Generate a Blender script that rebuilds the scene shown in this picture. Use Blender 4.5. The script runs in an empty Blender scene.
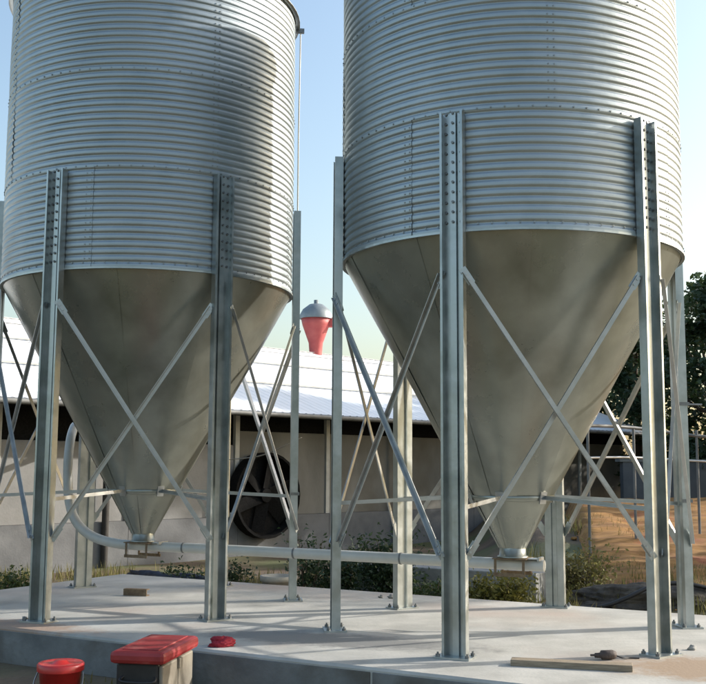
import bpy, bmesh, math, random
from mathutils import Vector, Matrix
R = math.radians
rnd = random.Random(7)
sc = bpy.context.scene
COL = sc.collection

# ------------------------------------------------------------------ camera, sky, sun, exposure
EYE = 1.3805
cam = bpy.data.objects.new('camera', bpy.data.cameras.new('camera'))
COL.objects.link(cam)
cam.data.sensor_width = 36.0
cam.data.lens = 52.9
cam.data.clip_start = 0.05
cam.data.clip_end = 3000
cam.matrix_world = Matrix.Translation((0, 0, EYE)) @ Matrix.Rotation(R(90) + 0.1201, 4, 'X') @ Matrix.Rotation(0.0055, 4, 'Z')
sc.camera = cam

SUN_AZ = 15.0      # degrees from +X towards +Y
SUN_EL = 23.5
world = bpy.data.worlds.new('World')
sc.world = world
world.use_nodes = True
wn = world.node_tree
sky = wn.nodes.new('ShaderNodeTexSky')
sky.sky_type = 'NISHITA'
sky.sun_disc = False
sky.sun_elevation = R(SUN_EL)
sky.sun_rotation = R(90 - SUN_AZ)
sky.dust_density = 3.2
sky.air_density = 1.35
sky.ozone_density = 1.8
bg = wn.nodes['Background']
bg.inputs['Strength'].default_value = 0.15
wn.links.new(sky.outputs[0], bg.inputs[0])

sun = bpy.data.objects.new('sun', bpy.data.lights.new('sun', 'SUN'))
COL.objects.link(sun)
sun.data.energy = 3.2
sun.data.angle = R(1.0)
sun.data.color = (1.0, 0.945, 0.87)
sd = Vector((math.cos(R(SUN_AZ)) * math.cos(R(SUN_EL)), math.sin(R(SUN_AZ)) * math.cos(R(SUN_EL)), math.sin(R(SUN_EL))))
sun.rotation_euler = sd.to_track_quat('Z', 'Y').to_euler()
sun.location = (20, 5, 20)

sc.view_settings.view_transform = 'Standard'
sc.view_settings.look = 'None'
sc.view_settings.exposure = 0.9
sc.view_settings.gamma = 1.0
sc.view_settings.use_curve_mapping = False

# ------------------------------------------------------------------ materials
def mat(name, c1, c2=None, scale=5.0, rough=0.7, metal=0.0, bump=0.0, bscale=None, detail=6.0, stretch=(1, 1, 1),
        rvar=0.0, spec=0.5, c3=None, s3=0.8, f3=(0.55, 0.7), transl=0.0, ramp=(0.35, 0.65)):
    m = bpy.data.materials.new(name)
    m.use_nodes = True
    nt = m.node_tree
    N, L = nt.nodes, nt.links
    b = N['Principled BSDF']
    tc = N.new('ShaderNodeTexCoord')
    mp = N.new('ShaderNodeMapping')
    mp.inputs['Scale'].default_value = stretch
    L.new(tc.outputs['Object'], mp.inputs[0])
    nz = N.new('ShaderNodeTexNoise')
    nz.inputs['Scale'].default_value = scale
    nz.inputs['Detail'].default_value = detail
    nz.inputs['Roughness'].default_value = 0.6
    L.new(mp.outputs[0], nz.inputs['Vector'])
    rp = N.new('ShaderNodeValToRGB')
    rp.color_ramp.elements[0].position, rp.color_ramp.elements[1].position = ramp
    rp.color_ramp.elements[0].color = (*c1, 1)
    rp.color_ramp.elements[1].color = (*(c2 or c1), 1)
    L.new(nz.outputs[0], rp.inputs[0])
    out = rp.outputs[0]
    if c3:
        n3 = N.new('ShaderNodeTexNoise')
        n3.inputs['Scale'].default_value = s3
        n3.inputs['Detail'].default_value = 5
        L.new(tc.outputs['Object'], n3.inputs['Vector'])
        r3 = N.new('ShaderNodeMapRange')
        r3.inputs[1].default_value, r3.inputs[2].default_value = f3
        L.new(n3.outputs[0], r3.inputs[0])
        mx = N.new('ShaderNodeMix')
        mx.data_type = 'RGBA'
        mx.inputs['B'].default_value = (*c3, 1)
        L.new(r3.outputs[0], mx.inputs['Factor'])
        L.new(out, mx.inputs['A'])
        out = mx.outputs['Result']
    L.new(out, b.inputs['Base Color'])
    b.inputs['Metallic'].default_value = metal
    b.inputs['Roughness'].default_value = rough
    b.inputs['Specular IOR Level'].default_value = spec
    if rvar:
        r4 = N.new('ShaderNodeMapRange')
        r4.inputs[1].default_value, r4.inputs[2].default_value = 0.3, 0.7
        r4.inputs[3].default_value, r4.inputs[4].default_value = rough - rvar, rough + rvar
        L.new(nz.outputs[0], r4.inputs[0])
        L.new(r4.outputs[0], b.inputs['Roughness'])
    if bump:
        nb = N.new('ShaderNodeTexNoise')
        nb.inputs['Scale'].default_value = bscale or scale * 4
        nb.inputs['Detail'].default_value = 6
        L.new(mp.outputs[0], nb.inputs['Vector'])
        bp = N.new('ShaderNodeBump')
        bp.inputs['Strength'].default_value = bump
        bp.inputs['Distance'].default_value = 0.02
        L.new(nb.outputs[0], bp.inputs['Height'])
        L.new(bp.outputs[0], b.inputs['Normal'])
    if transl:
        tr = N.new('ShaderNodeBsdfTranslucent')
        L.new(out, tr.inputs[0])
        ms = N.new('ShaderNodeMixShader')
        ms.inputs[0].default_value = transl
        L.new(b.outputs[0], ms.inputs[1])
        L.new(tr.outputs[0], ms.inputs[2])
        L.new(ms.outputs[0], N['Material Output'].inputs[0])
    return m

M = {}
M['galv'] = mat('galvanised_sheet', (.325, .372, .388), (.42, .468, .485), 2.2, .46, .72, .08, 9, rvar=.06, c3=(.27, .305, .315), s3=1.1, f3=(.5, .75))
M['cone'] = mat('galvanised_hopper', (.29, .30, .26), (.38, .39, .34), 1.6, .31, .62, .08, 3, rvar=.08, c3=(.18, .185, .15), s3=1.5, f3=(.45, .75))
M['steel'] = mat('galvanised_section', (.35, .385, .385), (.47, .505, .505), 6, .38, .9, .05, 20, rvar=.08, c3=(.27, .30, .295), s3=2.5)
M['bar'] = mat('galvanised_bar', (.38, .39, .38), (.48, .49, .48), 8, .40, .8, .05, 20, rvar=.08)
M['bolt'] = mat('dull_bolt', (.16, .17, .17), (.24, .25, .25), 20, .5, .8)
M['boltlight'] = mat('zinc_bolt', (.24, .26, .26), (.33, .35, .35), 20, .45, .7)
M['rust'] = mat('rusty_steel', (.13, .085, .05), (.24, .18, .11), 14, .8, .2, .3)
M['pvc'] = mat('grey_white_pvc', (.44, .44, .40), (.54, .54, .50), 3, .35, 0, .03)
M['black'] = mat('black_rubber', (.012, .012, .013), (.025, .025, .026), 8, .55)
M['concrete'] = mat('pad_concrete', (.33, .325, .295), (.47, .46, .42), 1.9, .88, 0, .14, 35, detail=10, c3=(.37, .30, .25), s3=.55, f3=(.50, .74))
M['oldconc'] = mat('old_concrete', (.20, .20, .19), (.31, .31, .29), 3, .9, 0, .3, 25)
M['edgeconc'] = mat('shaded_edge_concrete', (.12, .125, .125), (.20, .205, .20), 2.5, .9, 0, .3, 25, c3=(.10, .09, .075), s3=1.5)  # shade of the pad's front face put into a darker concrete colour
M['soil'] = mat('soil', (.085, .06, .04), (.17, .12, .075), 1.3, .95, 0, .6, 14, c3=(.10, .11, .045), s3=.5, f3=(.45, .6))
M['earth'] = mat('orange_earth', (.22, .105, .03), (.40, .21, .065), 2.6, .95, 0, .9, 9, stretch=(.45, 1.6, 3), c3=(.32, .11, .05), s3=.9, f3=(.55, .66))
M['darkearth'] = mat('dark_spoil', (.035, .03, .025), (.10, .085, .065), 5, .9, 0, .8, 20)
M['wall'] = mat('grey_render', (.18, .18, .175), (.26, .26, .255), 1.2, .85, 0, .15, 30, c3=(.22, .215, .20), s3=.7, f3=(.5, .75))
M['wall2'] = mat('stained_render', (.15, .148, .132), (.225, .22, .20), 1.2, .85, 0, .15, 30, c3=(.12, .11, .085), s3=.7, f3=(.45, .7), stretch=(1, 1, .4))
M['dado'] = mat('grey_dado', (.11, .115, .12), (.17, .175, .18), 1.5, .85, 0, .2, 30)
M['roofm'] = mat('white_roof_sheet', (.78, .785, .78), (.86, .865, .86), 1.5, .38, 0, .03)
M['dark'] = mat('dark_timber', (.03, .028, .025), (.05, .046, .04), 8, .8)
M['curtain'] = mat('black_netting', (.007, .007, .007), (.014, .014, .014), 30, .95, spec=.1)
M['postm'] = mat('painted_post', (.40, .40, .37), (.50, .50, .46), 5, .6)
M['oldred'] = mat('worn_red_plastic', (.22, .016, .018), (.32, .03, .03), 4, .5, 0, .08, 30, c3=(.36, .10, .085), s3=5, f3=(.56, .68))
M['red'] = mat('red_plastic', (.42, .022, .022), (.52, .035, .03), 5, .32, 0, .03, spec=.5, c3=(.36, .06, .05), s3=3, f3=(.55, .7))
M['redcloth'] = mat('red_cloth', (.28, .015, .03), (.38, .03, .045), 12, .85, 0, .3)
M['redmetal'] = mat('faded_red_metal', (.42, .07, .07), (.50, .11, .10), 4, .55)
M['cream'] = mat('cream_plastic', (.17, .15, .12), (.27, .245, .20), 5, .45, 0, .03)
M['capgrey'] = mat('grey_cowl', (.20, .23, .24), (.28, .31, .32), 4, .5, .4)
M['wood'] = mat('weathered_plank', (.20, .16, .11), (.34, .28, .20), 6, .85, 0, .4, 20, stretch=(1, 12, 12))
M['leather'] = mat('dark_leather', (.05, .035, .03), (.09, .07, .06), 14, .7, 0, .3)
M['pot'] = mat('pale_plaster_pot', (.30, .29, .26), (.40, .39, .35), 6, .8, 0, .2)
M['bark'] = mat('bark', (.07, .05, .035), (.13, .10, .07), 8, .9, 0, .8, 20, stretch=(1, 1, .2))
M['leaf_dark'] = mat('dark_leaf', (.022, .045, .018), (.05, .085, .03), .9, .55, transl=.25)
M['leaf_mid'] = mat('mid_leaf', (.04, .07, .02), (.08, .11, .035), .9, .55, transl=.3)
M['weed'] = mat('weed_leaf', (.12, .125, .025), (.22, .20, .045), 1.5, .6, transl=.3)
M['dry'] = mat('dry_grass', (.20, .17, .06), (.14, .15, .045), 1.2, .8, transl=.3)
M['plaster'] = mat('boundary_wall', (.10, .11, .125), (.16, .17, .18), 1, .9, 0, .1)
M['fencem'] = mat('dull_pipe', (.13, .135, .13), (.20, .205, .20), 5, .6)
M['white'] = mat('white_paint', (.74, .74, .72), (.8, .8, .78), 4, .5)

def soil_stain(m, centre, size, col):
    nt = m.node_tree; N, L = nt.nodes, nt.links
    b = N['Principled BSDF']
    src = b.inputs['Base Color'].links[0].from_socket
    tc = N.new('ShaderNodeTexCoord'); mp = N.new('ShaderNodeMapping'); mp.vector_type = 'TEXTURE'
    mp.inputs['Location'].default_value = centre; mp.inputs['Scale'].default_value = size
    mp.inputs['Rotation'].default_value = (0, 0, R(-20))
    L.new(tc.outputs['Object'], mp.inputs[0])
    g = N.new('ShaderNodeTexGradient'); g.gradient_type = 'SPHERICAL'; L.new(mp.outputs[0], g.inputs[0])
    nz = N.new('ShaderNodeTexNoise'); nz.inputs['Scale'].default_value = 6; nz.inputs['Detail'].default_value = 9; nz.inputs['Roughness'].default_value = .7
    L.new(tc.outputs['Object'], nz.inputs['Vector'])
    ad = N.new('ShaderNodeMath'); ad.operation = 'ADD'; L.new(g.outputs['Fac'], ad.inputs[0]); L.new(nz.outputs[0], ad.inputs[1])
    mr = N.new('ShaderNodeMapRange'); mr.inputs[1].default_value, mr.inputs[2].default_value = .72, 1.05; L.new(ad.outputs[0], mr.inputs[0])
    mx = N.new('ShaderNodeMix'); mx.data_type = 'RGBA'; mx.inputs['B'].default_value = (*col, 1)
    L.new(mr.outputs[0], mx.inputs['Factor']); L.new(src, mx.inputs['A']); L.new(mx.outputs['Result'], b.inputs['Base Color'])
soil_stain(M['concrete'], (2.75, 7.35, 0), (1.5, .8, 1), (.30, .22, .15))
soil_stain(M['concrete'], (-3.2, 9.3, 0), (1.6, .5, 1), (.33, .24, .18))
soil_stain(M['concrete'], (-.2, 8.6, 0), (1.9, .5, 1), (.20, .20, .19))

# ------------------------------------------------------------------ mesh helpers
def tag(o, label=None, cat=None, group=None, kind=None):
    if label: o['label'] = label
    if cat: o['category'] = cat
    if group: o['group'] = group
    if kind: o['kind'] = kind
    return o

def empty(name, loc=(0, 0, 0), rz=0.0):
    o = bpy.data.objects.new(name, None)
    COL.objects.link(o)
    o.location = loc
    o.rotation_euler = (0, 0, rz)
    o.empty_display_size = 0.2
    return o

def link(name, me, parent=None, loc=None, rot=None):
    o = bpy.data.objects.new(name, me)
    COL.objects.link(o)
    if parent: o.parent = parent
    if loc is not None: o.location = loc
    if rot is not None: o.rotation_euler = rot
    return o

class MB:
    def __init__(s): s.v, s.f, s.sm = [], [], []
    def add(s, vs, fs, smooth=False):
        n = len(s.v)
        s.v += [tuple(v) for v in vs]
        s.f += [tuple(i + n for i in f) for f in fs]
        s.sm += [smooth] * len(fs)
        return s
    def box(s, c, d, rz=0.0):
        cx, cy, cz = c
        ca, sa = math.cos(rz), math.sin(rz)
        vs = []
        for z in (-1, 1):
            for x, y in ((-1, -1), (1, -1), (1, 1), (-1, 1)):
                px, py = x * d[0] / 2, y * d[1] / 2
                vs.append((cx + px * ca - py * sa, cy + px * sa + py * ca, cz + z * d[2] / 2))
        return s.add(vs, [(3, 2, 1, 0), (4, 5, 6, 7), (0, 1, 5, 4), (1, 2, 6, 5), (2, 3, 7, 6), (3, 0, 4, 7)])
    def bar(s, p, q, w, t, side):
        """rectangular bar from p to q, w wide along 'side', t thick across"""
        p, q = Vector(p), Vector(q)
        d = (q - p).normalized()
        a = Vector(side); a = (a - d * a.dot(d)).normalized() * (w / 2)
        b = d.cross(a).normalized() * (t / 2)
        vs = []
        for e in (p, q):
            vs += [e - a - b, e + a - b, e + a + b, e - a + b]
        return s.add(vs, [(3, 2, 1, 0), (4, 5, 6, 7), (0, 1, 5, 4), (1, 2, 6, 5), (2, 3, 7, 6), (3, 0, 4, 7)])
    def angle(s, p, q, w, t, inplane, out):
        """L-section: one leg in the plane, one leg standing out"""
        p, q = Vector(p), Vector(q)
        d = (q - p).normalized()
        a = Vector(out); a = (a - d * a.dot(d)).normalized()
        b = d.cross(a).normalized()
        s.bar(p, q, w, t, b)
        o = b * (w / 2 - t / 2) + a * (w / 2 + t / 2 * 0)
        h = w * .62
        o = b * (w / 2 - t / 2) + a * (h / 2)
        s.bar(p + o + a * t * .5, q + o + a * t * .5, h, t, a)
        return s
    def tube(s, pts, r, n=10, cap=True):
        pts = [Vector(p) for p in pts]
        rr = r if isinstance(r, (list, tuple)) else [r] * len(pts)
        rings = []
        up = None
        for i, p in enumerate(pts):
            d = (pts[min(i + 1, len(pts) - 1)] - pts[max(i - 1, 0)]).normalized()
            if up is None:
                up = Vector((0, 0, 1)) if abs(d.z) < .9 else Vector((1, 0, 0))
            a = (up - d * up.dot(d)).normalized()
            up = a
            b = d.cross(a)
            rings.append([p + (a * math.cos(2 * math.pi * k / n) + b * math.sin(2 * math.pi * k / n)) * rr[i] for k in range(n)])
        vs = [v for rg in rings for v in rg]
        fs = []
        for i in range(len(pts) - 1):
            for k in range(n):
                fs.append((i * n + k, i * n + (k + 1) % n, (i + 1) * n + (k + 1) % n, (i + 1) * n + k))
        s.add(vs, fs, True)
        if cap:
            s.add(rings[0][::-1], [tuple(range(n))])
            s.add(rings[-1], [tuple(range(n))])
        return s
    def lathe(s, prof, n=24, c=(0, 0, 0), a0=0.0, a1=2 * math.pi, smooth=True):
        full = abs(a1 - a0 - 2 * math.pi) < 1e-6
        m = n if full else n + 1
        vs = []
        for r, z in prof:
            for k in range(m):
                a = a0 + (a1 - a0) * k / n
                vs.append((c[0] + r * math.cos(a), c[1] + r * math.sin(a), c[2] + z))
        fs = []
        for i in range(len(prof) - 1):
            for k in range(n):
                k2 = (k + 1) % m
                fs.append((i * m + k, i * m + k2, (i + 1) * m + k2, (i + 1) * m + k))
        return s.add(vs, fs, smooth)
    def extrude(s, poly, z0, z1, fn=lambda u, v, z: (u, v, z)):
        n = len(poly)
        vs = [fn(u, v, z0) for u, v in poly] + [fn(u, v, z1) for u, v in poly]
        fs = [(i, (i + 1) % n, n + (i + 1) % n, n + i) for i in range(n)]
        fs += [tuple(range(n))[::-1], tuple(range(n, 2 * n))]
        return s.add(vs, fs)
    def mesh(s, name, m, bevel=0.0, recalc=True):
        me = bpy.data.meshes.new(name)
        me.from_pydata(s.v, [], s.f)
        for p, q in zip(me.polygons, s.sm): p.use_smooth = q
        me.materials.append(m)
        if bevel or recalc:
            bm = bmesh.new(); bm.from_mesh(me)
            if recalc: bmesh.ops.recalc_face_normals(bm, faces=bm.faces)
            if bevel:
                bmesh.ops.bevel(bm, geom=[e for e in bm.edges if not e.smooth or e.calc_face_angle(0) > .6], offset=bevel, segments=2, affect='EDGES', profile=.5)
            bm.to_mesh(me); bm.free()
        return me
    def obj(s, name, m, parent=None, bevel=0.0, recalc=True, loc=None, rot=None):
        return link(name, s.mesh(name, m, bevel, recalc), parent, loc, rot)

def offset_profile(pl, t):
    """thick outline (closed polygon) of an open polyline"""
    pl = [Vector((*p, 0)) for p in pl]
    L, Rr = [], []
    for i, p in enumerate(pl):
        d0 = (pl[i] - pl[i - 1]).normalized() if i else None
        d1 = (pl[i + 1] - pl[i]).normalized() if i < len(pl) - 1 else None
        if d0 is None: d0 = d1
        if d1 is None: d1 = d0
        n0, n1 = Vector((-d0.y, d0.x, 0)), Vector((-d1.y, d1.x, 0))
        n = (n0 + n1); n = n / max(n.dot(n0), .3) if n.length > 1e-6 else n0
        L.append((p.x + n.x * t / 2, p.y + n.y * t / 2)); Rr.append((p.x - n.x * t / 2, p.y - n.y * t / 2))
    return L + Rr[::-1]

def smoothpath(P, k=6):
    out = []
    P = [Vector(p) for p in P]
    for i in range(len(P) - 1):
        a, b, c, d = P[max(i - 1, 0)], P[i], P[i + 1], P[min(i + 2, len(P) - 1)]
        for j in range(k):
            t = j / k
            out.append(.5 * ((2 * b) + (c - a) * t + (2 * a - 5 * b + 4 * c - d) * t * t + (3 * b - a - 3 * c + d) * t ** 3))
    out.append(P[-1])
    return out

# ------------------------------------------------------------------ ground
PAD_T = Vector((math.cos(R(-29)), math.sin(R(-29)), 0))
PAD_N = Vector((-PAD_T.y, PAD_T.x, 0))
def pad(t, n, z=0.0): return PAD_T * t + PAD_N * n + Vector((0, 0, z))
GZ = -0.30
def sstep(a, b, x):
    t = min(1, max(0, (x - a) / (b - a))); return t * t * (3 - 2 * t)
def ground_z(x, y):
    z = GZ
    bank = sstep(13.2, 21, y) * sstep(2.3, 3.6, x) * (1 - sstep(60, 90, y))
    z += .62 * bank
    z += .03 * math.sin(x * 1.7 + y * .6) * math.sin(y * 1.3 - x * .4) * sstep(11.5, 13, y)
    return z
def axis(vals): 
    out = []
    for a, b, st in vals:
        x = a
        while x < b - 1e-6: out.append(x); x += st
    out.append(vals[-1][1]); return out
gx = axis([(-900, -100, 200), (-100, -20, 20), (-20, -6, 2), (-6, 10, .4), (10, 30, 2), (30, 110, 20), (110, 910, 200)])
gy = axis([(-400, -40, 90), (-40, -4, 9), (-4, 6, 2), (6, 26, .4), (26, 60, 3), (60, 300, 40), (300, 1500, 300)])
mb = MB()
mb.add([(x, y, ground_z(x, y)) for y in gy for x in gx],
       [(j * len(gx) + i, j * len(gx) + i + 1, (j + 1) * len(gx) + i + 1, (j + 1) * len(gx) + i) for j in range(len(gy) - 1) for i in range(len(gx) - 1)], True)
ground = tag(mb.obj('ground', M['soil'], recalc=False), kind='structure')

# orange cut bank behind the pad: stepped courses of scraped earth
mb = MB()
nx, ny = 46, 100
vs = []
for j in range(ny + 1):
    y = 13.6 + 10.5 * j / ny
    for i in range(nx + 1):
        x = 3.0 + 7.5 * i / nx + (y - 13.6) * .16
        stp = math.floor((y - 13.6) / .8 + .25 * math.sin(x * 1.9)) * .06 - (y - 13.6) / .8 * .03
        edge = min(i, nx - i, j // 2, (ny - j) // 2)
        z = ground_z(x, y) + (.03 + stp + .03 * math.sin(x * 5 + y * 3) * math.sin(y * 4.1 - x * 2.2) if edge > 1 else -.05)
        vs.append((x, y, z))
mb.add(vs, [(j * (nx + 1) + i, j * (nx + 1) + i + 1, (j + 1) * (nx + 1) + i + 1, (j + 1) * (nx + 1) + i) for j in range(ny) for i in range(nx)], True)
tag(mb.obj('earth_bank', M['earth'], recalc=False), kind='structure')

# concrete pad with chamfered lip, cast in bays
mb = MB()
poly = [pad(-9.2, 6.56), pad(2.6, 6.56), pad(2.6, 10.5), pad(-9.2, 10.5)]
ins = [pad(-9.18, 6.58), pad(2.58, 6.58), pad(2.58, 10.48), pad(-9.18, 10.48)]
NT, NN = 60, 20
# bottom ring, lip ring
vs = []
def edgepts(t0, t1, n0, n1, z, jit):
    P = []
    for i in range(NT): P.append((t0 + (t1 - t0) * i / NT, n0))
    for i in range(NN): P.append((t1, n0 + (n1 - n0) * i / NN))
    for i in range(NT): P.append((t1 - (t1 - t0) * i / NT, n1))
    for i in range(NN): P.append((t0, n1 - (n1 - n0) * i / NN))
    return [pad(a + rnd.uniform(-jit, jit), b + rnd.uniform(-jit, jit), z) for a, b in P]
r0 = edgepts(-9.2, 2.6, 6.56, 10.5, GZ - .15, 0)
r1 = edgepts(-9.2, 2.6, 6.56, 10.5, -.018, .004)
r2 = edgepts(-9.18, 2.58, 6.58, 10.48, 0, .004)
n = len(r0)
mb.add(r0 + r1 + r2, [(k * n + i, k * n + (i + 1) % n, (k + 1) * n + (i + 1) % n, (k + 1) * n + i) for k in range(2) for i in range(n)] + [tuple(2 * n + i for i in range(n))])
padobj = tag(mb.obj('concrete_pavement', M['concrete']), kind='structure')
# formwork board marks / construction joints standing slightly proud of the front face
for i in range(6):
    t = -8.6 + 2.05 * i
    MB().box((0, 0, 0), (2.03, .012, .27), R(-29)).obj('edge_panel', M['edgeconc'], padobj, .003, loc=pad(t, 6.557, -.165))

# ------------------------------------------------------------------ silos
RS = 1.5
RIM, RING, NCORR, AMP = 3.211, 0.945, 14, 0.0058
NRING = 3
NC = (14, 14, 17)
RINGZ = [RIM, RIM + RING, RIM + 2 * RING]
TOPZ = RIM + 2 * RING + RING * 17 / 14
LEG_TOP = 4.13

def bolt_geo(mb, p, d, r=.010, h=.009):
    d = Vector(d).normalized()
    a = d.cross(Vector((0, 0, 1)))
    a = a.normalized() if a.length > .01 else Vector((1, 0, 0))
    b = d.cross(a)
    p = Vector(p)
    vs = [p + (a * math.cos(k * math.pi / 3) + b * math.sin(k * math.pi / 3)) * r for k in range(6)]
    vs += [v + d * h for v in vs]
    mb.add(vs, [(k, (k + 1) % 6, 6 + (k + 1) % 6, 6 + k) for k in range(6)] + [tuple(range(6, 12))])

def sheet(parent, ring, a0, span, seed):
    rg = random.Random(seed)
    mb = MB()
    NCR = NC[ring]
    RH = RING * NCR / NCORR
    na, nz = 26, NCR * 14
    z0 = RIM + ring * RING
    vs = []
    dr = rg.uniform(-.0008, .0008)
    w1, w2 = rg.uniform(0, 6), rg.uniform(0, 6)
    for j in range(nz + 1):
        z = z0 - .008 + (RH + .016) * j / nz
        # rounded corrugation: broad crest, tight valley
        ph = 2 * math.pi * (z - RIM) / (RING / NCORR)
        g = (.5 - .5 * math.cos(ph)) ** 2.6
        prof = AMP * (1 - 1.9 * g)
        for i in range(na + 1):
            t = i / na
            a = a0 + span * (t * 1.012)
            lap = .0035 * t + (.0025 if ring % 2 else 0)
            dent = .0030 * math.sin(a * 7 + w1 + z * 2.1) * math.sin(z * 5 + w2)
            r = RS + prof + lap + dr + dent
            vs.append((r * math.cos(a), r * math.sin(a), z))
    m = na + 1
    mb.add(vs, [(j * m + i, j * m + i + 1, (j + 1) * m + i + 1, (j + 1) * m + i) for j in range(nz) for i in range(na)], True)
    o = mb.obj('wall_sheet', M['galv'], parent, recalc=False)
    bb = MB()
    pitch = RING / NCORR
    for k in range(NCR):
        for s, da in ((0, .018), (1, .05)):
            a = a0 + span * 1.012 - da + .006
            z = z0 + k * pitch
            if z < z0 + .01: continue
            bolt_geo(bb, ((RS + AMP + .002) * math.cos(a), (RS + AMP + .002) * math.sin(a), z), (math.cos(a), math.sin(a), 0), .007, .006)
    nb = int(span * RS / .105)
    for k in range(nb):
        a = a0 + span * (k + .5) / nb
        bolt_geo(bb, ((RS + AMP + .002) * math.cos(a), (RS + AMP + .002) * math.sin(a), z0 + RH), (math.cos(a), math.sin(a), 0), .0075, .007)
        if ring == 0:
            bolt_geo(bb, ((RS + AMP + .001) * math.cos(a), (RS + AMP + .001) * math.sin(a), z0 + .03), (math.cos(a), math.sin(a), 0), .0075, .007)
    tag(bb.obj('bolts', M['boltlight'], o), kind='stuff')
    return o

OUT_R, OUT_Z = 0.115, 0.69
COLLAR_Z = 1.12
def cone_r(z): return OUT_R + (RS - .004 - OUT_R) * (z - OUT_Z) / (RIM - OUT_Z)

HOPPER_BAYS = 10
def hopper_panel(parent, a0, span, seed):
    rg = random.Random(seed)
    mb = MB()
    na, nz = 14, 26
    w = [rg.uniform(0, 6) for _ in range(4)]
    vs = []
    for j in range(nz + 1):
        z = OUT_Z + (RIM - OUT_Z) * j / nz
        for i in range(na + 1):
            t = i / na
            a = a0 + span * t * 1.03
            r = cone_r(z) + .0045 * t
            # slight oil-canning of the flat sheet
            r += .006 * math.sin(math.pi * t) * math.sin(z * 2.3 + w[0]) * min(1, (RIM - z) * 3) + .002 * math.sin(a * 9 + w[1]) * math.sin(z * 6 + w[2]) * min(1, (RIM - z) * 3)
            vs.append((r * math.cos(a), r * math.sin(a), z))
    m = na + 1
    mb.add(vs, [(j * m + i, j * m + i + 1, (j + 1) * m + i + 1, (j + 1) * m + i) for j in range(nz) for i in range(na)], True)
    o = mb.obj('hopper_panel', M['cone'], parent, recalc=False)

def leg_profile():
    return offset_profile([(-.074, .070), (-.090, .070), (-.090, 0), (-.030, 0), (-.022, .022), (.022, .022), (.030, 0), (.090, 0), (.090, .070), (.074, .070)], .005)

def make_leg(parent, ang):
    er, et = Vector((math.cos(ang), math.sin(ang), 0)), Vector((-math.sin(ang), math.cos(ang), 0))
    r0 = RS + AMP + .011
    mb = MB().extrude(leg_profile(), .014, LEG_TOP, lambda u, v, z: er * (r0 + v) + et * u + Vector((0, 0, z)))
    o = mb.obj('leg', M['steel'], parent)
    bb = MB()
    for k in range(12):
        z = RIM + .05 + k * RING / 12
        for u in (-.060, .060):
            p = er * (r0 + .002) + et * u + Vector((0, 0, z))
            bolt_geo(bb, p, er, .012, .014)
        bolt_geo(bb, er * (r0 + .0245) + Vector((0, 0, z)), er, .011, .012)
    tag(bb.obj('bolts', M['bolt'], o), kind='stuff')
    pl = MB()
    c = er * (r0 + .04)
    pl.bar(c - et * .135 + Vector((0, 0, .007)), c + et * .135 + Vector((0, 0, .007)), .19, .013, er)
    p = pl.obj('base_plate', M['steel'], o)
    ab = MB()
    for u in (-.113, .113):
        for v in (-.03, .10):
            q = er * (r0 + v) + et * u + Vector((0, 0, .0135))
            ab.tube([q, q + Vector((0, 0, .032))], .008, 8)
            ab.tube([q, q + Vector((0, 0, .018))], .017, 6)
    tag(ab.obj('anchor_bolts', M['bolt'], p), kind='stuff')
    return o

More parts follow.
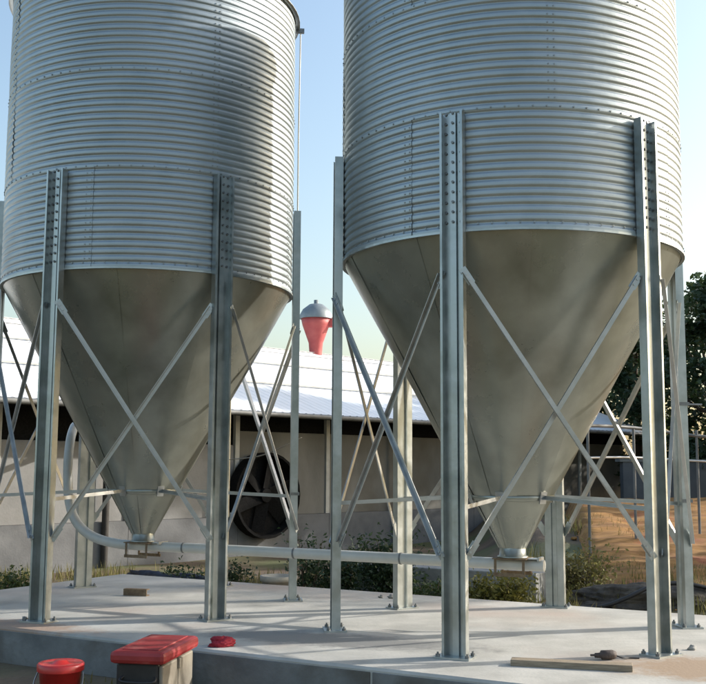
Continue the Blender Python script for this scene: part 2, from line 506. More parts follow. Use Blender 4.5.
def silo(name, label, cx, cy, ph, seam, seed):
    root = tag(empty(name, (cx, cy, 0)), label, 'silo', 'pair of hopper silos on the concrete pad')
    for ring in range(NRING):
        for q in range(4):
            sheet(root, ring, R(seam[ring]) + q * math.pi / 2, math.pi / 2, seed * 100 + ring * 10 + q)
    for q in range(HOPPER_BAYS):
        hopper_panel(root, ph + .17 + q * 2 * math.pi / HOPPER_BAYS, 2 * math.pi / HOPPER_BAYS, seed * 50 + q)
    # ring angle between wall and hopper, just under the wall sheets
    MB().lathe([(RS - .012, -.028), (RS + .016, -.028), (RS + .016, -.010), (RS - .012, -.010), (RS - .012, -.028)], 72, (0, 0, RIM), smooth=False).obj('rim_ring', M['steel'], root)
    # roof
    for q in range(12):
        a0 = q * math.pi / 6
        m = MB()
        for (r1, z1, r2, z2) in ((RS + .05, TOPZ - .015, .28, TOPZ + .74),):
            vs = []
            for j in range(2):
                r, z = (r1, z1) if j == 0 else (r2, z2)
                for i in range(7):
                    a = a0 + math.pi / 6 * i / 6
                    vs.append((r * math.cos(a), r * math.sin(a), z + (.025 if i in (0,) else 0)))
            m.add(vs, [(i, i + 1, 8 + i, 7 + i) for i in range(6)], True)
        m.obj('roof_panel', M['galv'], root, recalc=False)
    MB().lathe([(.30, 0), (.30, .12), (.34, .12), (.34, .15), (.05, .26), (0.001, .26)], 24, (0, 0, TOPZ + .72)).obj('roof_lid', M['galv'], root)
    MB().lathe([(RS + .012, -.02), (RS + .058, -.024), (RS + .058, -.010), (RS + .012, .005)], 72, (0, 0, TOPZ)).obj('eave_ring', M['steel'], root)
    LA = [ph + math.pi + k * math.pi / 3 for k in range(6)]
    for a in LA: make_leg(root, a)
    # X bracing in each bay
    for k in range(6):
        a, b = LA[k], LA[(k + 1) % 6]
        def P(ang, u, r, z):
            er, et = Vector((math.cos(ang), math.sin(ang), 0)), Vector((-math.sin(ang), math.cos(ang), 0))
            return er * r + et * u + Vector((0, 0, z))
        mid = (a + b) / 2 if b > a else a + math.pi / 6
        out = Vector((math.cos(mid), math.sin(mid), 0))
        for (p, q) in ((P(a, .100, 1.585, 2.86), P(b, -.100, 1.585, .74)), (P(b, -.100, 1.53, 2.86), P(a, .100, 1.53, .74))):
            br = MB()
            br.angle(p, q, .040, .005, None, out)
            o = br.obj('brace', M['bar'], root)
            for e, dr in ((p, (q - p).normalized()), (q, (p - q).normalized())):
                g = MB()
                g.bar(e - dr * .03 - out * .006, e + dr * .11 - out * .006, .06, .006, Vector((0, 0, 1)).cross(out) + Vector((0, 0, .3)))
                for s in (.025, .075): bolt_geo(g, e + dr * s - out * .004, out, .010, .012)
                g.obj('gusset', M['steel'], o)
    # radial stays from the legs to the hopper collar
    for a in LA:
        er = Vector((math.cos(a), math.sin(a), 0))
        p = er * (RS + .012) + Vector((0, 0, 1.06))
        q = er * (cone_r(COLLAR_Z) + .012) + Vector((0, 0, COLLAR_Z))
        MB().angle(p, q, .045, .005, None, Vector((0, 0, 1))).obj('stay_bar', M['bar'], root)
        z = COLLAR_Z + .01
        MB().bar(er * (cone_r(z) + .008) + Vector((0, 0, z - .05)), er * (cone_r(z) + .030) + Vector((0, 0, z + .05)), .07, .014, Vector((-er.y, er.x, 0))).obj('stay_bracket', M['bar'], root)
    rc = cone_r(COLLAR_Z - .02)
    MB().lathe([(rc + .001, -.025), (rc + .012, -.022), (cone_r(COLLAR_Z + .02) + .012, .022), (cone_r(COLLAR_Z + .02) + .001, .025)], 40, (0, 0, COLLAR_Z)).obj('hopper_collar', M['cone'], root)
    # outlet neck, slide gate and boot frame round the auger pipe
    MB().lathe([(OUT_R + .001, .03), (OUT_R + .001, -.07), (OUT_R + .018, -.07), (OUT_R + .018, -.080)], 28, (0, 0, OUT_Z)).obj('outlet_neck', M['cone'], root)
    return root

S1 = silo('grain_silo', 'corrugated galvanised hopper silo at left whose roof eave shows at the top', -2.159, 10.883, .1134, (-101, -56, -146), 1)
S2 = silo('grain_silo', 'corrugated galvanised hopper silo at right, the nearer and larger looking one', 1.406, 9.225, .0957, (-130, -85, -40), 2)

# eave bracket and thin cable of the left silo
a = math.atan2(.35, 1.0)
er = Vector((math.cos(R(8)), math.sin(R(8)), 0))
MB().bar(er * (RS + .02) + Vector((0, 0, TOPZ - .03)), er * (RS + .11) + Vector((0, 0, TOPZ - .03)), .05, .035, Vector((0, 0, 1))).obj('eave_bracket', M['bolt'], S1)
MB().tube([er * (RS + .07) + Vector((0, 0, TOPZ - .04)), er * (RS + .06) + Vector((0, 0, 5)), er * (RS + .06) + Vector((0, 0, LEG_TOP - .05))], .008, 6).obj('sensor_cable', M['pvc'], S1)

def leg_strap(S, ph, k, z, rod):
    a = ph + math.pi + k * math.pi / 3
    er, et = Vector((math.cos(a), math.sin(a), 0)), Vector((-math.sin(a), math.cos(a), 0))
    m = MB()
    c = er * (RS + .055) + Vector((0, 0, z))
    for u in (-.0965, .0965): m.bar(c + et * u - er * .04, c + et * u + er * .045, .03, .006, (0, 0, 1))
    m.bar(c + er * .048 - et * .1, c + er * .048 + et * .1, .03, .006, (0, 0, 1))
    if rod: m.tube([c + er * .05, c + er * (.05 + rod)], .008, 6)
    m.obj('leg_strap', M['bolt'], S)
leg_strap(S1, .1134, 3, 1.10, 0)
leg_strap(S2, .0957, 3, 1.96, .16)
leg_strap(S2, .0957, 3, 1.10, 0)
MB().tube(smoothpath([(1.62, .18, 1.69), (1.4, .55, 1.60), (1.1, .95, 1.50), (.72, 1.36, 1.46)], 5), .006, 6).obj('tie_rope', M['cream'], S1)

def boot(S, rz):
    root = S
    ca = MB()
    Zc = .565
    def P(u, v, z):
        return Vector((u * math.cos(rz) - v * math.sin(rz), u * math.sin(rz) + v * math.cos(rz), z))
    fr = MB()
    for u in (-.125, .125):
        for v in (-.11, .11):
            fr.bar(P(u, v, Zc - .10), P(u, v, .596), .022, .008, P(1, 0, 0))
    for v in (-.11, .11):
        fr.bar(P(-.14, v * 1.09, Zc - .10), P(.14, v * 1.09, Zc - .10), .03, .008, Vector((0, 0, 1)))
    fr.bar(P(-.15, 0, .600), P(.15, 0, .600), .25, .010, P(0, 1, 0))
    o = fr.obj('outlet_boot', M['rust'], root)
    g = MB()
    g.bar(P(.152, 0, .602), P(.25, 0, .602), .14, .006, P(0, 1, 0))
    g.bar(P(.247, -.08, .602), P(.247, .08, .602), .03, .02, Vector((0, 0, 1)))
    g.obj('slide_gate', M['bar'], o)
PIPE_DIR = math.atan2(10.883 - 9.225, -2.159 - 1.406)
boot(S1, PIPE_DIR + math.pi)
boot(S2, PIPE_DIR + math.pi)

# auger pipe through both outlets, sweeping up towards the barn
PP = smoothpath([(1.66, 9.107, .545), (.9, 9.46, .55), (0, 9.88, .555), (-1.2, 10.44, .56), (-2.159, 10.885, .563), (-2.52, 11.03, .585), (-2.78, 11.14, .66), (-2.95, 11.22, .80),
                 (-3.04, 11.28, 1.0), (-3.08, 11.33, 1.25), (-3.10, 11.40, 1.5), (-3.14, 11.65, 1.74), (-3.25, 12.3, 1.86), (-3.8, 15, 1.88), (-4.35, 17.55, 1.88)], 6)
pipe = tag(empty('auger_pipe', (0, 0, 0)), 'pale grey feed auger pipe running under both hoppers and bending up at left', 'pipe')
MB().tube(PP, .050, 16).obj('tube', M['pvc'], pipe)
for (x, y, z) in ((-.55, 10.135, .5575), (.45, 9.67, .5525), (-1.7, 10.67, .5615)):
    d = Vector((-.906, .423, 0))
    c = Vector((x, y, z))
    MB().tube([c - d * .008, c + d * .008], .054, 16).obj('coupling', M['bolt'], pipe)

# ------------------------------------------------------------------ barn
BA = Vector((-5.6, 16.0, 0)); BD = Vector((math.cos(R(46)), math.sin(R(46)), 0)); BN = Vector((BD.y, -BD.x, 0))   # BN towards the camera
EAVE = 2.62; HALF = 4.6; PITCH = R(19.5); OVER = .8
def bp(s, n, z): return BA + BD * s + BN * n + Vector((0, 0, z))
S0B, S1B = -7.0, 19.4
barn = tag(empty('barn', bp(0, -HALF, GZ)), 'long low barn with blown white sheet roof and grey walls behind the silos', 'barn')
def bobj(mb, name, m, parent=barn, bevel=0.0):
    o = mb.obj(name, m, None, bevel)
    o.parent = parent
    bpy.context.view_layer.update() if parent is not barn else None
    o.matrix_parent_inverse = parent.matrix_world.inverted()
    return o
bpy.context.view_layer.update()
bayw = 2.4
k = 0
s = S0B
while s < S1B - .1:
    e = min(s + bayw, S1B)
    open_top = s < 3
    ztop = 1.78 if open_top else 2.05
    # plinth, wall panel, top opening
    bobj(MB().bar(bp(s + .004, -.10, GZ + .30), bp(e - .004, -.10, GZ + .30), .90, .20, (0, 0, 1)), 'plinth', M['dado'])
    bobj(MB().bar(bp(s + .06, -.13, (.452 + ztop) / 2), bp(e - .06, -.13, (.452 + ztop) / 2), ztop - .452, .10, (0, 0, 1)), 'wall_panel', M['wall'] if s < 3 else M['wall2'], bevel=.006)
    bobj(MB().bar(bp(s + .06, -.15, (ztop + EAVE) / 2), bp(e - .06, -.15, (ztop + EAVE) / 2), EAVE - ztop - .01, .06, (0, 0, 1)), 'vent_netting', M['curtain'])
    bobj(MB().bar(bp(s, -.10, .452), bp(s, -.10, EAVE - .01), .10, .10, BD), 'post', M['postm'])
    s = e
    k += 1
# end walls and back wall
for se in (S0B, S1B):
    m = MB()
    pts = [bp(se, -.22, GZ), bp(se, -2 * HALF + .1, GZ), bp(se, -2 * HALF + .1, EAVE - .02), bp(se, -HALF, EAVE + HALF * math.tan(PITCH) - .06), bp(se, -.22, EAVE - .02)]
    th = BD * (.1 if se < 0 else -.1)
    m.add(pts + [p + th for p in pts], [(0, 1, 2, 3, 4), (9, 8, 7, 6, 5)] + [(i, (i + 1) % 5, 5 + (i + 1) % 5, 5 + i) for i in range(5)])
    bobj(m, 'gable_wall', M['white'] if se > 0 else M['wall'])
bobj(MB().bar(bp(S0B + .12, -2 * HALF + .05, 1.0), bp(S1B - .12, -2 * HALF + .05, 1.0), 2.58, .1, (0, 0, 1)), 'back_wall', M['wall'])
# fascia and gutter
bobj(MB().bar(bp(S0B - .3, OVER - .02, EAVE - OVER * math.tan(PITCH) + .00), bp(S1B + .3, OVER - .02, EAVE - OVER * math.tan(PITCH) + .00), .10, .03, (0, 0, 1)), 'fascia', M['dark'])
bobj(MB().tube([bp(S0B - .3, OVER + .05, EAVE - OVER * math.tan(PITCH) + .0), bp(S1B + .3, OVER + .05, EAVE - OVER * math.tan(PITCH) + .0)], .045, 8), 'gutter', M['fencem'])
# roof sheets: three lapped courses each side; one mesh shared by all
def roofsheet(w, ln):
    m = MB()
    ribs = 5
    prof = []
    for i in range(ribs):
        x = -w / 2 + w * i / ribs
        st = w / ribs
        prof += [(x, 0), (x + st * .62, 0), (x + st * .74, .006), (x + st * .88, .006)]
    prof.append((w / 2, 0))
    vs = [(x, 0, z) for x, z in prof] + [(x, ln, z + .012) for x, z in prof]
    n = len(prof)
    m.add(vs, [(i, i + 1, n + i + 1, n + i) for i in range(n - 1)])
    return m.mesh('roof_sheet', M['roofm'], recalc=False)
slope_len = (HALF + OVER) / math.cos(PITCH)
cl = slope_len / 3
rsm = roofsheet(1.0, cl + .12)
nsh = int((S1B - S0B + .8) / 1.0)
for side in (1, -1):
    for i in range(nsh):
        for c in range(3):
            s = S0B - .4 + .5 + i
            dist = cl * c
            h = EAVE - OVER * math.tan(PITCH) + dist * math.sin(PITCH) + .05 + .016 * c - .012 * 0
            off = OVER - dist * math.cos(PITCH)
            pos = bp(s, off if side > 0 else -2 * HALF - off, h)
            yd = (-BN * math.cos(PITCH) if side > 0 else BN * math.cos(PITCH)) + Vector((0, 0, math.sin(PITCH)))
            xd = BD if side > 0 else -BD
            zd = xd.cross(yd)
            o = bpy.data.objects.new('roof_sheet', rsm)
            COL.objects.link(o)
            o.parent = barn
            o.matrix_parent_inverse = barn.matrix_basis.inverted()
            yd = (yd + zd * rnd.uniform(-.002, .002)).normalized(); zd = xd.cross(yd)
            o.matrix_basis = Matrix(((xd.x, yd.x, zd.x, pos.x), (xd.y, yd.y, zd.y, pos.y), (xd.z, yd.z, zd.z, pos.z), (0, 0, 0, 1)))
for c in (1, 2):
    dist = cl * c + .1
    h = EAVE - OVER * math.tan(PITCH) + dist * math.sin(PITCH) + .05 + .016 * c + .035
    off = OVER - dist * math.cos(PITCH)
    bobj(MB().bar(bp(S0B - .35, off, h), bp(S1B + .35, off, h), .05, .03, -BN), 'roof_batten', M['postm'])
RIDGE = EAVE + HALF * math.tan(PITCH)
m = MB()
rz0 = RIDGE + .14
pr = [(.35, -.15), (0, 0), (-.35, -.15), (-.35, -.156), (0, -.006), (.35, -.156)]
m.add([bp(S0B - .4, -HALF + u, rz0 + v) for u, v in pr] + [bp(S1B + .4, -HALF + u, rz0 + v) for u, v in pr], [(i, (i + 1) % 6, 6 + (i + 1) % 6, 6 + i) for i in range(6)])
bobj(m, 'ridge_cap', M['roofm'])
# round exhaust fan in the wall
fs = 5.55
fc = bp(fs, .02, .84)
m = MB()
FRr = .76
def fanring(r0, r1, d0, d1, n=28):
    vs = []
    for r, d in ((r0, d0), (r1, d0), (r1, d1), (r0, d1)):
        for k in range(n):
            a = 2 * math.pi * k / n
            vs.append(fc + BD * math.cos(a) * r + Vector((0, 0, math.sin(a) * r)) + BN * d)
    m.add(vs, [(q * n + k, q * n + (k + 1) % n, ((q + 1) % 4) * n + (k + 1) % n, ((q + 1) % 4) * n + k) for q in range(4) for k in range(n)], False)
fanring(FRr, FRr + .05, -.02, .22)
fan = bobj(m, 'exhaust_fan', M['curtain'])
m = MB()
n = 28
m.add([fc + BD * math.cos(2 * math.pi * k / n) * FRr + Vector((0, 0, math.sin(2 * math.pi * k / n) * FRr)) - BN * .015 for k in range(n)], [tuple(range(n))])
bobj(m, 'back_disc', M['curtain'], fan)
for k in range(6):
    a = k * math.pi / 3 + .3
    u = BD * math.cos(a) + Vector((0, 0, math.sin(a))); w = BD * -math.sin(a) + Vector((0, 0, math.cos(a)))
    m = MB()
    m.bar(fc + u * .12 + BN * .08, fc + u * (FRr - .06) + BN * .08, .24, .012, w * .9 + BN * .45)
    bobj(m, 'fan_blade', M['curtain'], fan)
m = MB(); m.tube([fc + BN * .02, fc + BN * .16], .13, 16)
bobj(m, 'hub', M['curtain'], fan)
# timber posts / downpipe against the wall
bobj(MB().tube([bp(9.35, .06, GZ), bp(9.35, .06, EAVE - .15)], .045, 10), 'downpipe', M['dark'])
bobj(MB().tube([bp(2.1, .06, GZ), bp(2.1, .06, EAVE - .15)], .06, 10), 'downpipe', M['dark'])

# red funnel vent on the ridge
sr = 11.4
vb = bp(sr, -HALF, RIDGE + .10)
vent = tag(empty('roof_vent', vb), 'faded red funnel-shaped roof vent with grey cowl on the barn ridge', 'roof vent')
MB().lathe([(.17, -.18), (.17, .05), (.19, .3), (.36, .78), (.40, .95), (.36, .95)], 20).obj('funnel', M['redmetal'], vent)
MB().lathe([(.44, .95), (.44, 1.05), (.36, 1.2), (.18, 1.34), (.06, 1.36), (.06, 1.46), (.001, 1.46)], 20).obj('cowl', M['capgrey'], vent)
MB().box((.48, 0, .86), (.34, .18, .26)).obj('motor_box', M['redmetal'], vent, .02)
MB().lathe([(.001, .951), (.43, .951)], 20).obj('cowl_base', M['capgrey'], vent)

# ------------------------------------------------------------------ things on and round the pad
# cooler box
ca = math.atan2(.72, .12) - math.pi / 2
cool = tag(empty('cooler_box', (-1.39, 7.60, GZ), ca), 'long cooler box with a red lid, cream sunlit side and shade-blackened body on the ground before the pad', 'cooler')
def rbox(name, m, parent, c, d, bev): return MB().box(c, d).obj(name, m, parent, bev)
rbox('body', M['black'], cool, (-.012, 0, .175), (.28, .62, .35), .02)  # shade on the front put into the body colour; panels carry the lit cream
for k in range(2): rbox('lit_side_panel', M['cream'], cool, (.14, -.155 + .31 * k, .17), (.03, .30, .33), .012)
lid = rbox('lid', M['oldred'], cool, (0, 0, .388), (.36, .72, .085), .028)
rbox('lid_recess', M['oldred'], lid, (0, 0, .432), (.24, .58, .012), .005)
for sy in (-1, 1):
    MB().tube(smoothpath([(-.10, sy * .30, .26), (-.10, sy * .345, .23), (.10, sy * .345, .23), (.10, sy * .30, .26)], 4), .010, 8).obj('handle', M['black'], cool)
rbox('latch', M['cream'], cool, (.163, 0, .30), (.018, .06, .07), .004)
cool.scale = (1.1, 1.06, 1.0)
# red bucket with lid
bk = tag(empty('bucket', (-2.0, 7.36, GZ)), 'bright red round bucket with a lid standing left of the cooler box', 'bucket')
MB().lathe([(.001, 0), (.115, 0), (.145, .29), (.15, .29), (.15, .305), (.142, .305)], 28).obj('body', M['red'], bk)
MB().lathe([(.158, .285), (.160, .325), (.150, .336), (.135, .330), (.06, .333), (.04, .35), (.001, .352)], 28).obj('lid', M['red'], bk)
MB().tube(smoothpath([(-.155, 0, .27), (-.165, -.06, .20), (-.12, -.13, .13), (0, -.165, .10), (.12, -.13, .13), (.165, -.06, .20), (.155, 0, .27)], 4), .005, 6).obj('handle', M['bar'], bk)

from mathutils import noise as mnoise
def blob(name, m, loc, dims, seed, nu=24, nv=14, amp=.22, rz=0.0, fine=0.0):
    """crumpled closed lump resting on z=0 of its origin"""
    rg = random.Random(seed)
    W = [(rg.uniform(1.5, 5), rg.uniform(1.5, 5), rg.uniform(1.5, 5), rg.uniform(0, 6)) for _ in range(6)]
    vs = []
    for j in range(nv + 1):
        th = math.pi * j / nv
        for i in range(nu):
            ph = 2 * math.pi * i / nu
            d = Vector((math.sin(th) * math.cos(ph), math.sin(th) * math.sin(ph), -math.cos(th)))
            f = 1 + amp * sum(math.sin(a * d.x + b * d.y + c * d.z + p) for a, b, c, p in W) / 2.2
            if fine: f += fine * (mnoise.fractal(d * 4.5 + Vector((seed, 0, 0)), .8, 2.1, 5))
            z = d.z * f
            z = max(z, -.55)
            vs.append((d.x * f * dims[0] / 2, d.y * f * dims[1] / 2, (z + .55) / 1.55 * dims[2]))
    mb = MB()
    mb.add(vs, [(j * nu + i, j * nu + (i + 1) % nu, (j + 1) * nu + (i + 1) % nu, (j + 1) * nu + i) for j in range(nv) for i in range(nu)], True)
    return mb.obj(name, m, None, loc=loc, rot=(0, 0, rz))
tag(blob('cloth', M['redcloth'], (-1.0, 8.25, 0), (.19, .13, .075), 4, 48, 28, .10, .3, .22), 'crumpled dark red cloth lying on the pad edge', 'cloth')
ht = tag(empty('hand_tool', (1.84, 7.76, 0), .15), 'small dark hand tool lying behind the timber plank', 'tool')
MB().tube([(-.105, 0, .036), (-.075, 0, .036), (-.07, 0, .034), (-.03, 0, .034), (-.02, 0, .036), (.06, .004, .036), (.085, .006, .034), (.09, .006, .032)], [.008, .008, .017, .020, .033, .034, .026, .012], 14).obj('body', M['leather'], ht)
MB().tube(smoothpath([(.07, .02, .03), (.09, .05, .025), (.07, .085, .02), (.03, .10, .018)], 4), [.02] * 6 + [.018] * 7, 10).obj('grip', M['leather'], ht)
MB().tube(smoothpath([(.088, .005, .03), (.14, -.01, .012), (.20, .02, .006), (.27, .005, .006)], 5), .005, 6).obj('cord', M['black'], ht)
# plank
tag(MB().box((0, 0, .022), (.83, .115, .044)).obj('plank', M['wood'], None, .004, loc=(1.535, 7.46, 0), rot=(0, 0, math.atan2(-.2, .8))), 'weathered timber plank lying on the pad in front of right silo', 'plank')
# rusty block
cb = tag(empty('steel_offcut', (-2.32, 11.36, 0), -.25), 'short rusty channel offcut lying on the pad under left silo', 'offcut')
MB().box((0, 0, .035), (.27, .012, .07)).obj('web', M['rust'], cb)
MB().box((0, .038, .066), (.27, .062, .01)).obj('flange', M['rust'], cb)
MB().box((0, .038, .005), (.27, .062, .01)).obj('flange', M['rust'], cb)
# pebbles / mortar crumbs as separate stones
for i, (x, y, w) in enumerate(((.42, 11.25, .07), (.50, 11.18, .05), (.31, 11.3, .05), (2.45, 8.35, .05), (2.62, 8.2, .06), (2.35, 8.15, .04), (-2.95, 9.6, .05))):
    tag(blob('stone', M['oldconc'], (x, y, 0), (w, w * .8, w * .55), 20 + i, 10, 7, .3), ('largest pale crumb by the rear pad edge near back left leg', 'right hand crumb of three by the rear pad edge', 'left hand crumb of three by the rear pad edge', 'pale crumb behind the front right leg of right silo', 'pale crumb just right of the front right leg of right silo', 'tiny pale crumb just left of the front right leg of right silo', 'tiny crumb beside the front left leg of left silo')[i], 'stone', 'loose crumbs on the pad')
# pot behind the pad
pt = tag(empty('plant_pot', (-.88, 12.75, GZ + .0)), 'pale weathered pot standing behind the pad near the fan', 'pot')
MB().lathe([(.001, 0), (.15, 0), (.20, .32), (.225, .32), (.225, .38), (.20, .38), (.18, .30), (.001, .29)], 24).obj('body', M['pot'], pt)
# low concrete trough behind the pad
tr = tag(empty('concrete_trough', (1.55, 14.6, GZ), R(-29)), 'low pale concrete trough behind the weeds under right silo', 'trough')
m = MB(); 
for c, d in (((0, -.68, .18), (2.6, .16, .36)), ((0, .68, .18), (2.6, .16, .36)), ((-1.22, 0, .18), (.16, 1.196, .36)), ((1.22, 0, .18), (.16, 1.196, .36))):
    MB().box(c, d).obj('side', M['oldconc'], tr, .015)
MB().box((0, 0, .14), (2.28, 1.20, .28)).obj('floor', M['oldconc'], tr)
# spoil heap and hose
tag(blob('spoil_heap', M['darkearth'], (3.75, 13.0, GZ - .12), (2.2, .9, .40), 9, 110, 60, .10, R(-15), .12), 'dark heap of spoil behind the pad at right', 'heap')
tag(MB().tube(smoothpath([(2.55, 12.75, GZ + .02), (2.95, 12.6, GZ + .05), (3.25, 12.55, GZ + .16), (3.6, 12.6, GZ + .30), (4.0, 12.65, GZ + .32), (4.5, 12.7, GZ + .2), (5.0, 12.8, GZ + .03)], 6), .025, 10).obj('hose', M['black'], None), 'black hose draped over the dark spoil heap', 'hose')

M['tarp'] = mat('dark_blue_tarp', (.02, .024, .04), (.045, .05, .075), 6, .5, 0, .3)
tag(blob('tarp', M['tarp'], (-2.45, 14.25, GZ - .03), (1.5, .4, .28), 15, 70, 36, .14, R(-25), .2), 'crumpled dark tarp lying along the barn behind the pad', 'tarp')
# post and rail frame at right
fe = tag(empty('pipe_fence', (4, 17, ground_z(4, 17))), 'tall pipe fence with thin posts in front of the earth bank', 'fence')
def fobj(mb, name, m):
    o = mb.obj(name, m); o.parent = fe; o.matrix_parent_inverse = fe.matrix_basis.inverted(); return o
fps = [(3.75, 16.6), (4.75, 17.6), (5.95, 18.0), (7.4, 18.3)]
bpy.context.view_layer.update()
for x, y in fps:
    fobj(MB().tube([(x, y, ground_z(x, y) - .1), (x, y, 2.05)], .024, 8), 'post', M['fencem'])
fobj(MB().tube(smoothpath([(3.3, 16.3, 2.02), (3.75, 16.6, 2.06), (4.75, 17.6, 2.07), (5.95, 18.0, 1.95), (7.4, 18.3, 1.86)], 4), .028, 8), 'rail', M['fencem'])
fobj(MB().tube(smoothpath([(3.75, 16.57, 1.55), (4.75, 17.57, 1.57), (5.95, 17.97, 1.52), (7.4, 18.27, 1.45)], 4), .016, 8), 'rail', M['white'])
# far boundary wall
bw = tag(empty('boundary_wall', (10, 27, 0)), 'dark grey rendered boundary wall in front of the trees', 'wall')
m = MB().bar((-3.2, -.6, .55), (14, 2.2, .55), 2.0, .2, (0, 0, 1)); m.obj('wall_face', M['plaster'], bw)
MB().bar((-3.3, -.6, 1.59), (14, 2.2, 1.59), .28, .07, (0, 1, 0)).obj('coping', M['oldconc'], bw)

# ------------------------------------------------------------------ vegetation
def leaves(mb, pts, size, rg, aspect=.5, droop=0.0):
    for p in pts:
        a = Vector((rg.gauss(0, 1), rg.gauss(0, 1), rg.gauss(0, .7) - droop)).normalized()
        b = a.cross(Vector((rg.gauss(0, 1), rg.gauss(0, 1), rg.gauss(0, 1)))).normalized()
        l = size * rg.uniform(.6, 1.3)
        p = Vector(p)
        nrm = a.cross(b) * l * .12
        mb.add([p, p + a * l * .5 + b * l * aspect * .5 + nrm, p + a * l, p + a * l * .5 - b * l * aspect * .5 + nrm], [(0, 1, 2, 3)], True)

def tree(name, label, loc, h, rx, m, seed, nleaf=9000, size=.17, low=.12):
    rg = random.Random(seed)
    root = tag(empty(name, loc), label, 'tree', 'trees beyond the boundary wall')
    tk = MB()
    tk.tube([(0, 0, -.3), (.05, .02, h * .25), (-.05, .06, h * .5), (.02, 0, h * .8)], [h * .03, h * .024, h * .016, h * .006], 9)
    clumps = []
    for i in range(46):
        z = low + (1 - low) * rg.random() ** .85
        env = math.sin(math.pi * min(1, (z - low) / (1 - low) * .86 + .16)) ** .7
        a = rg.uniform(0, 2 * math.pi); r = rx * env * math.sqrt(rg.uniform(.15, 1))
        c = Vector((r * math.cos(a), r * math.sin(a), z * h))
        clumps.append((c, rg.uniform(.28, .62) * rx * .5))
        if i % 3 == 0:
            b = Vector((0, 0, max(.2 * h, c.z * .72)))
            tk.tube([b, b.lerp(c, .5) + Vector((0, 0, -.05 * h)), c], [h * .012, h * .008, h * .003], 6)
    tk.obj('trunk', M['bark'], root)
    cm = MB()
    pts = []
    for i in range(nleaf):
        c, cr = clumps[rg.randrange(len(clumps))]
        d = Vector((rg.gauss(0, 1), rg.gauss(0, 1), rg.gauss(0, .8))).normalized() * cr * (rg.random() ** .45)
        pts.append(c + d)
    leaves(cm, pts, size, rg)
    tag(cm.obj('crown', m, root, recalc=False), kind='stuff')
tree('broadleaf_tree', 'dark dense tree at the right edge of the picture behind right silo', (10.6, 28.5, .2), 6.3, 2.8, M['leaf_dark'], 11, 14000, .20)
tree('broadleaf_tree', 'dark tree showing between hopper and front right leg of right silo', (8.5, 31.0, .2), 6.3, 2.0, M['leaf_dark'], 12, 11000, .19)
tree('broadleaf_tree', 'sparse lighter tree nearest the barn end with sky in its gaps', (7.9, 33.5, .2), 5.0, 1.5, M['leaf_mid'], 13, 3000, .18)
tree('broadleaf_tree', 'dark tree farther right, mostly outside the picture', (14.2, 29.5, .2), 7.8, 3.2, M['leaf_dark'], 14, 12000, .22)
tree('broadleaf_tree', 'mid green tree behind the dark trees at right', (12.2, 35.0, .2), 7.4, 3.0, M['leaf_mid'], 15, 9000, .24)

tree('broadleaf_tree', 'tall tree right of the pad outside the picture, shading its rear corner', (11.0, 16.7, -.2), 9.6, 3.0, M['leaf_dark'], 16, 13000, .28)
tree('broadleaf_tree', 'tall tree right of the pad outside the picture, shading the barn wall', (11.5, 23.8, -.2), 9.4, 2.6, M['leaf_dark'], 17, 9000, .26)
tree('broadleaf_tree', 'tree outside the picture beyond the boundary wall at far right', (13.0, 27.6, -.2), 8.4, 2.5, M['leaf_mid'], 18, 7000, .26)

def shrub(name, label, loc, w, h, m, seed, n=1800, size=.07, cat='shrub', group=None):
    rg = random.Random(seed)
    root = tag(empty(name, loc), label, cat, group)
    st = MB()
    pts = []
    for i in range(11):
        a = rg.uniform(0, 6.283); r = w / 2 * math.sqrt(rg.random())
        tip = Vector((r * math.cos(a), r * math.sin(a) * .7, h * rg.uniform(.55, 1.0)))
        b = Vector((tip.x * .35, tip.y * .35, -.03))
        st.tube([b, b.lerp(tip, .5) + Vector((0, 0, .04)), tip], [.008, .006, .003], 5)
        for q in range(n // 11):
            t = rg.uniform(.15, 1.02)
            p = b.lerp(tip, t)
            pts.append(p + Vector((rg.gauss(0, 1), rg.gauss(0, 1), rg.gauss(0, .8))) * (.05 + .09 * h))
    st.obj('stem', M['bark'], root)
    c = MB(); leaves(c, pts, size, rg, .45)
    tag(c.obj('foliage', m, root, recalc=False), kind='stuff')
shrub('weed_bush', 'yellow green leafy weed bush behind the pad, before the trough', (1.75, 12.55, GZ), 1.0, .42, M['weed'], 31, 2200, .065)
shrub('weed_bush', 'smaller green weed clump left of the yellow green bush', (1.0, 12.75, GZ), .7, .34, M['leaf_mid'], 32, 1300, .06)
shrub('weed_bush', 'tall dry yellow weed clump just right of the back right leg', (3.05, 13.9, GZ), .9, .62, M['dry'], 33, 2200, .06)
shrub('weed_bush', 'dark bush behind the pipe left of the front left leg of right silo', (.55, 13.6, GZ), 1.1, .75, M['leaf_dark'], 34, 2600, .07)
shrub('weed_bush', 'dark bush half hidden by the back left leg of right silo', (-.1, 14.2, GZ), .9, .55, M['leaf_dark'], 35, 1800, .07)
shrub('weed_bush', 'small dark plant with drooping leaves seen just left of left leg of right silo', (-.55, 13.6, GZ), .5, .80, M['leaf_dark'], 36, 700, .075)
shrub('weed_bush', 'low dark weeds at the left rear corner of the pad', (-4.3, 13.2, GZ), 1.0, .34, M['leaf_mid'], 37, 1600, .06)
shrub('weed_bush', 'low scrub seen under left hopper along the plinth', (-2.1, 14.4, GZ), 1.4, .34, M['leaf_dark'], 38, 1500, .06)
shrub('weed_bush', 'green weeds at the right edge beyond the pad', (4.6, 11.6, GZ), .9, .5, M['leaf_mid'], 39, 1800, .06)

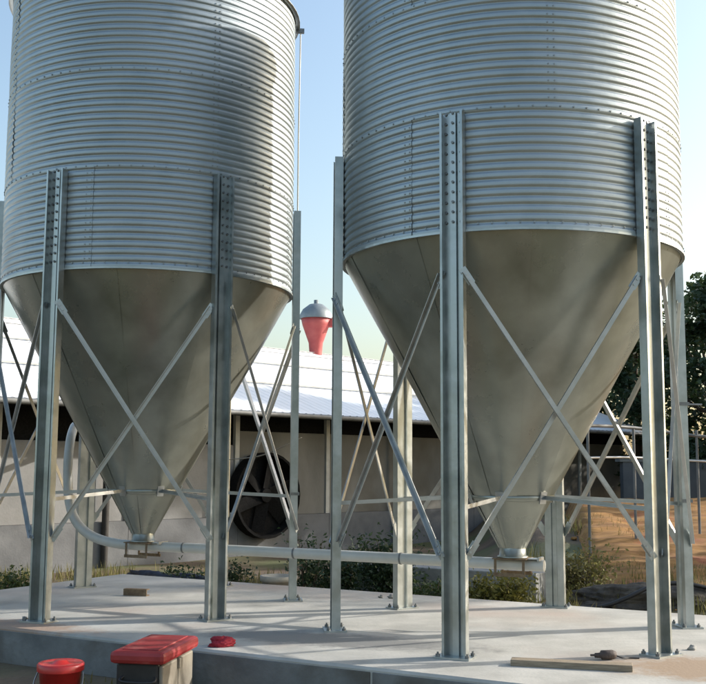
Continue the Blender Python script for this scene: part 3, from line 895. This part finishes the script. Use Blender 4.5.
# loose clods and rubble on the bank and behind the pad
rg = random.Random(55)
cl_ = MB()
PH = [(0, 0, 1), (.89, 0, .45), (.28, .85, .45), (-.72, .53, .45), (-.72, -.53, .45), (.28, -.85, .45), (.72, .53, -.45), (-.28, .85, -.45), (-.89, 0, -.45), (-.28, -.85, -.45), (.72, -.53, -.45), (0, 0, -1)]
PF = [(0, 1, 2), (0, 2, 3), (0, 3, 4), (0, 4, 5), (0, 5, 1), (1, 6, 2), (2, 7, 3), (3, 8, 4), (4, 9, 5), (5, 10, 1), (2, 6, 7), (3, 7, 8), (4, 8, 9), (5, 9, 10), (1, 10, 6), (11, 7, 6), (11, 8, 7), (11, 9, 8), (11, 10, 9), (11, 6, 10)]
for i in range(900):
    x = rg.uniform(2.6, 9.5); y = rg.uniform(12.4, 22)
    r = .015 + .06 * rg.random() ** 3
    if y > 14 and x < 3.1 + (y - 13.6) * .16: continue
    c = Vector((x, y, ground_z(x, y) + .03))
    cl_.add([c + Vector((p[0] * r * rg.uniform(.7, 1.3), p[1] * r * rg.uniform(.7, 1.3), p[2] * r * rg.uniform(.4, .8))) for p in PH], PF)
tag(cl_.obj('rubble', M['earth'], recalc=False), 'loose orange clods scattered over the earth bank', 'rubble', kind='stuff')

# grass blades behind and beside the pad
rg = random.Random(77)
g = MB()
def blade(x, y, z, h):
    a = rg.uniform(0, 6.283); ln = rg.uniform(.1, .6) * h
    w = rg.uniform(.004, .009)
    d = Vector((math.cos(a), math.sin(a), 0)); e = Vector((-d.y, d.x, 0)) * w
    p = Vector((x, y, z - .01))
    g.add([p - e, p + e, p + d * ln * .4 + Vector((0, 0, h * .6)) + e * .7, p + d * ln * .4 + Vector((0, 0, h * .6)) - e * .7, p + d * ln + Vector((0, 0, h))], [(0, 1, 2, 3), (3, 2, 4)])
for i in range(15000):
    x = rg.uniform(-7, 7); y = rg.uniform(11, 16.5)
    q = Vector((x, y, 0)); nn = q.dot(PAD_N); tt = q.dot(PAD_T)
    if -9.25 < tt < 2.65 and 6.5 < nn < 10.53: continue
    if (q - BA).dot(BN) < .1: continue
    if math.sin(x * 2.1 + 1) * math.sin(y * 1.7 + x) < -.2 : continue
    blade(x, y, ground_z(x, y), rg.uniform(.08, .26))
for i in range(2500):
    x = rg.uniform(-4, 3); y = rg.uniform(5.5, 9.5)
    q = Vector((x, y, 0)); nn = q.dot(PAD_N)
    if nn > 6.54: continue
    if math.sin(x * 3.1 + 1) * math.sin(y * 2.7 + x) < .15: continue
    blade(x, y, GZ, rg.uniform(.04, .12))
for i in range(5000):
    x = rg.uniform(2.6, 9); y = rg.uniform(13.2, 20)
    if math.sin(x * 1.3 + 2) * math.sin(y * .9 + x * .7) < .15 + .04 * (y - 13): continue
    blade(x, y, ground_z(x, y) + .03, rg.uniform(.10, .34))
tag(g.obj('grass', M['dry'], recalc=False), 'short dry grass growing round the pad', 'grass', kind='stuff')
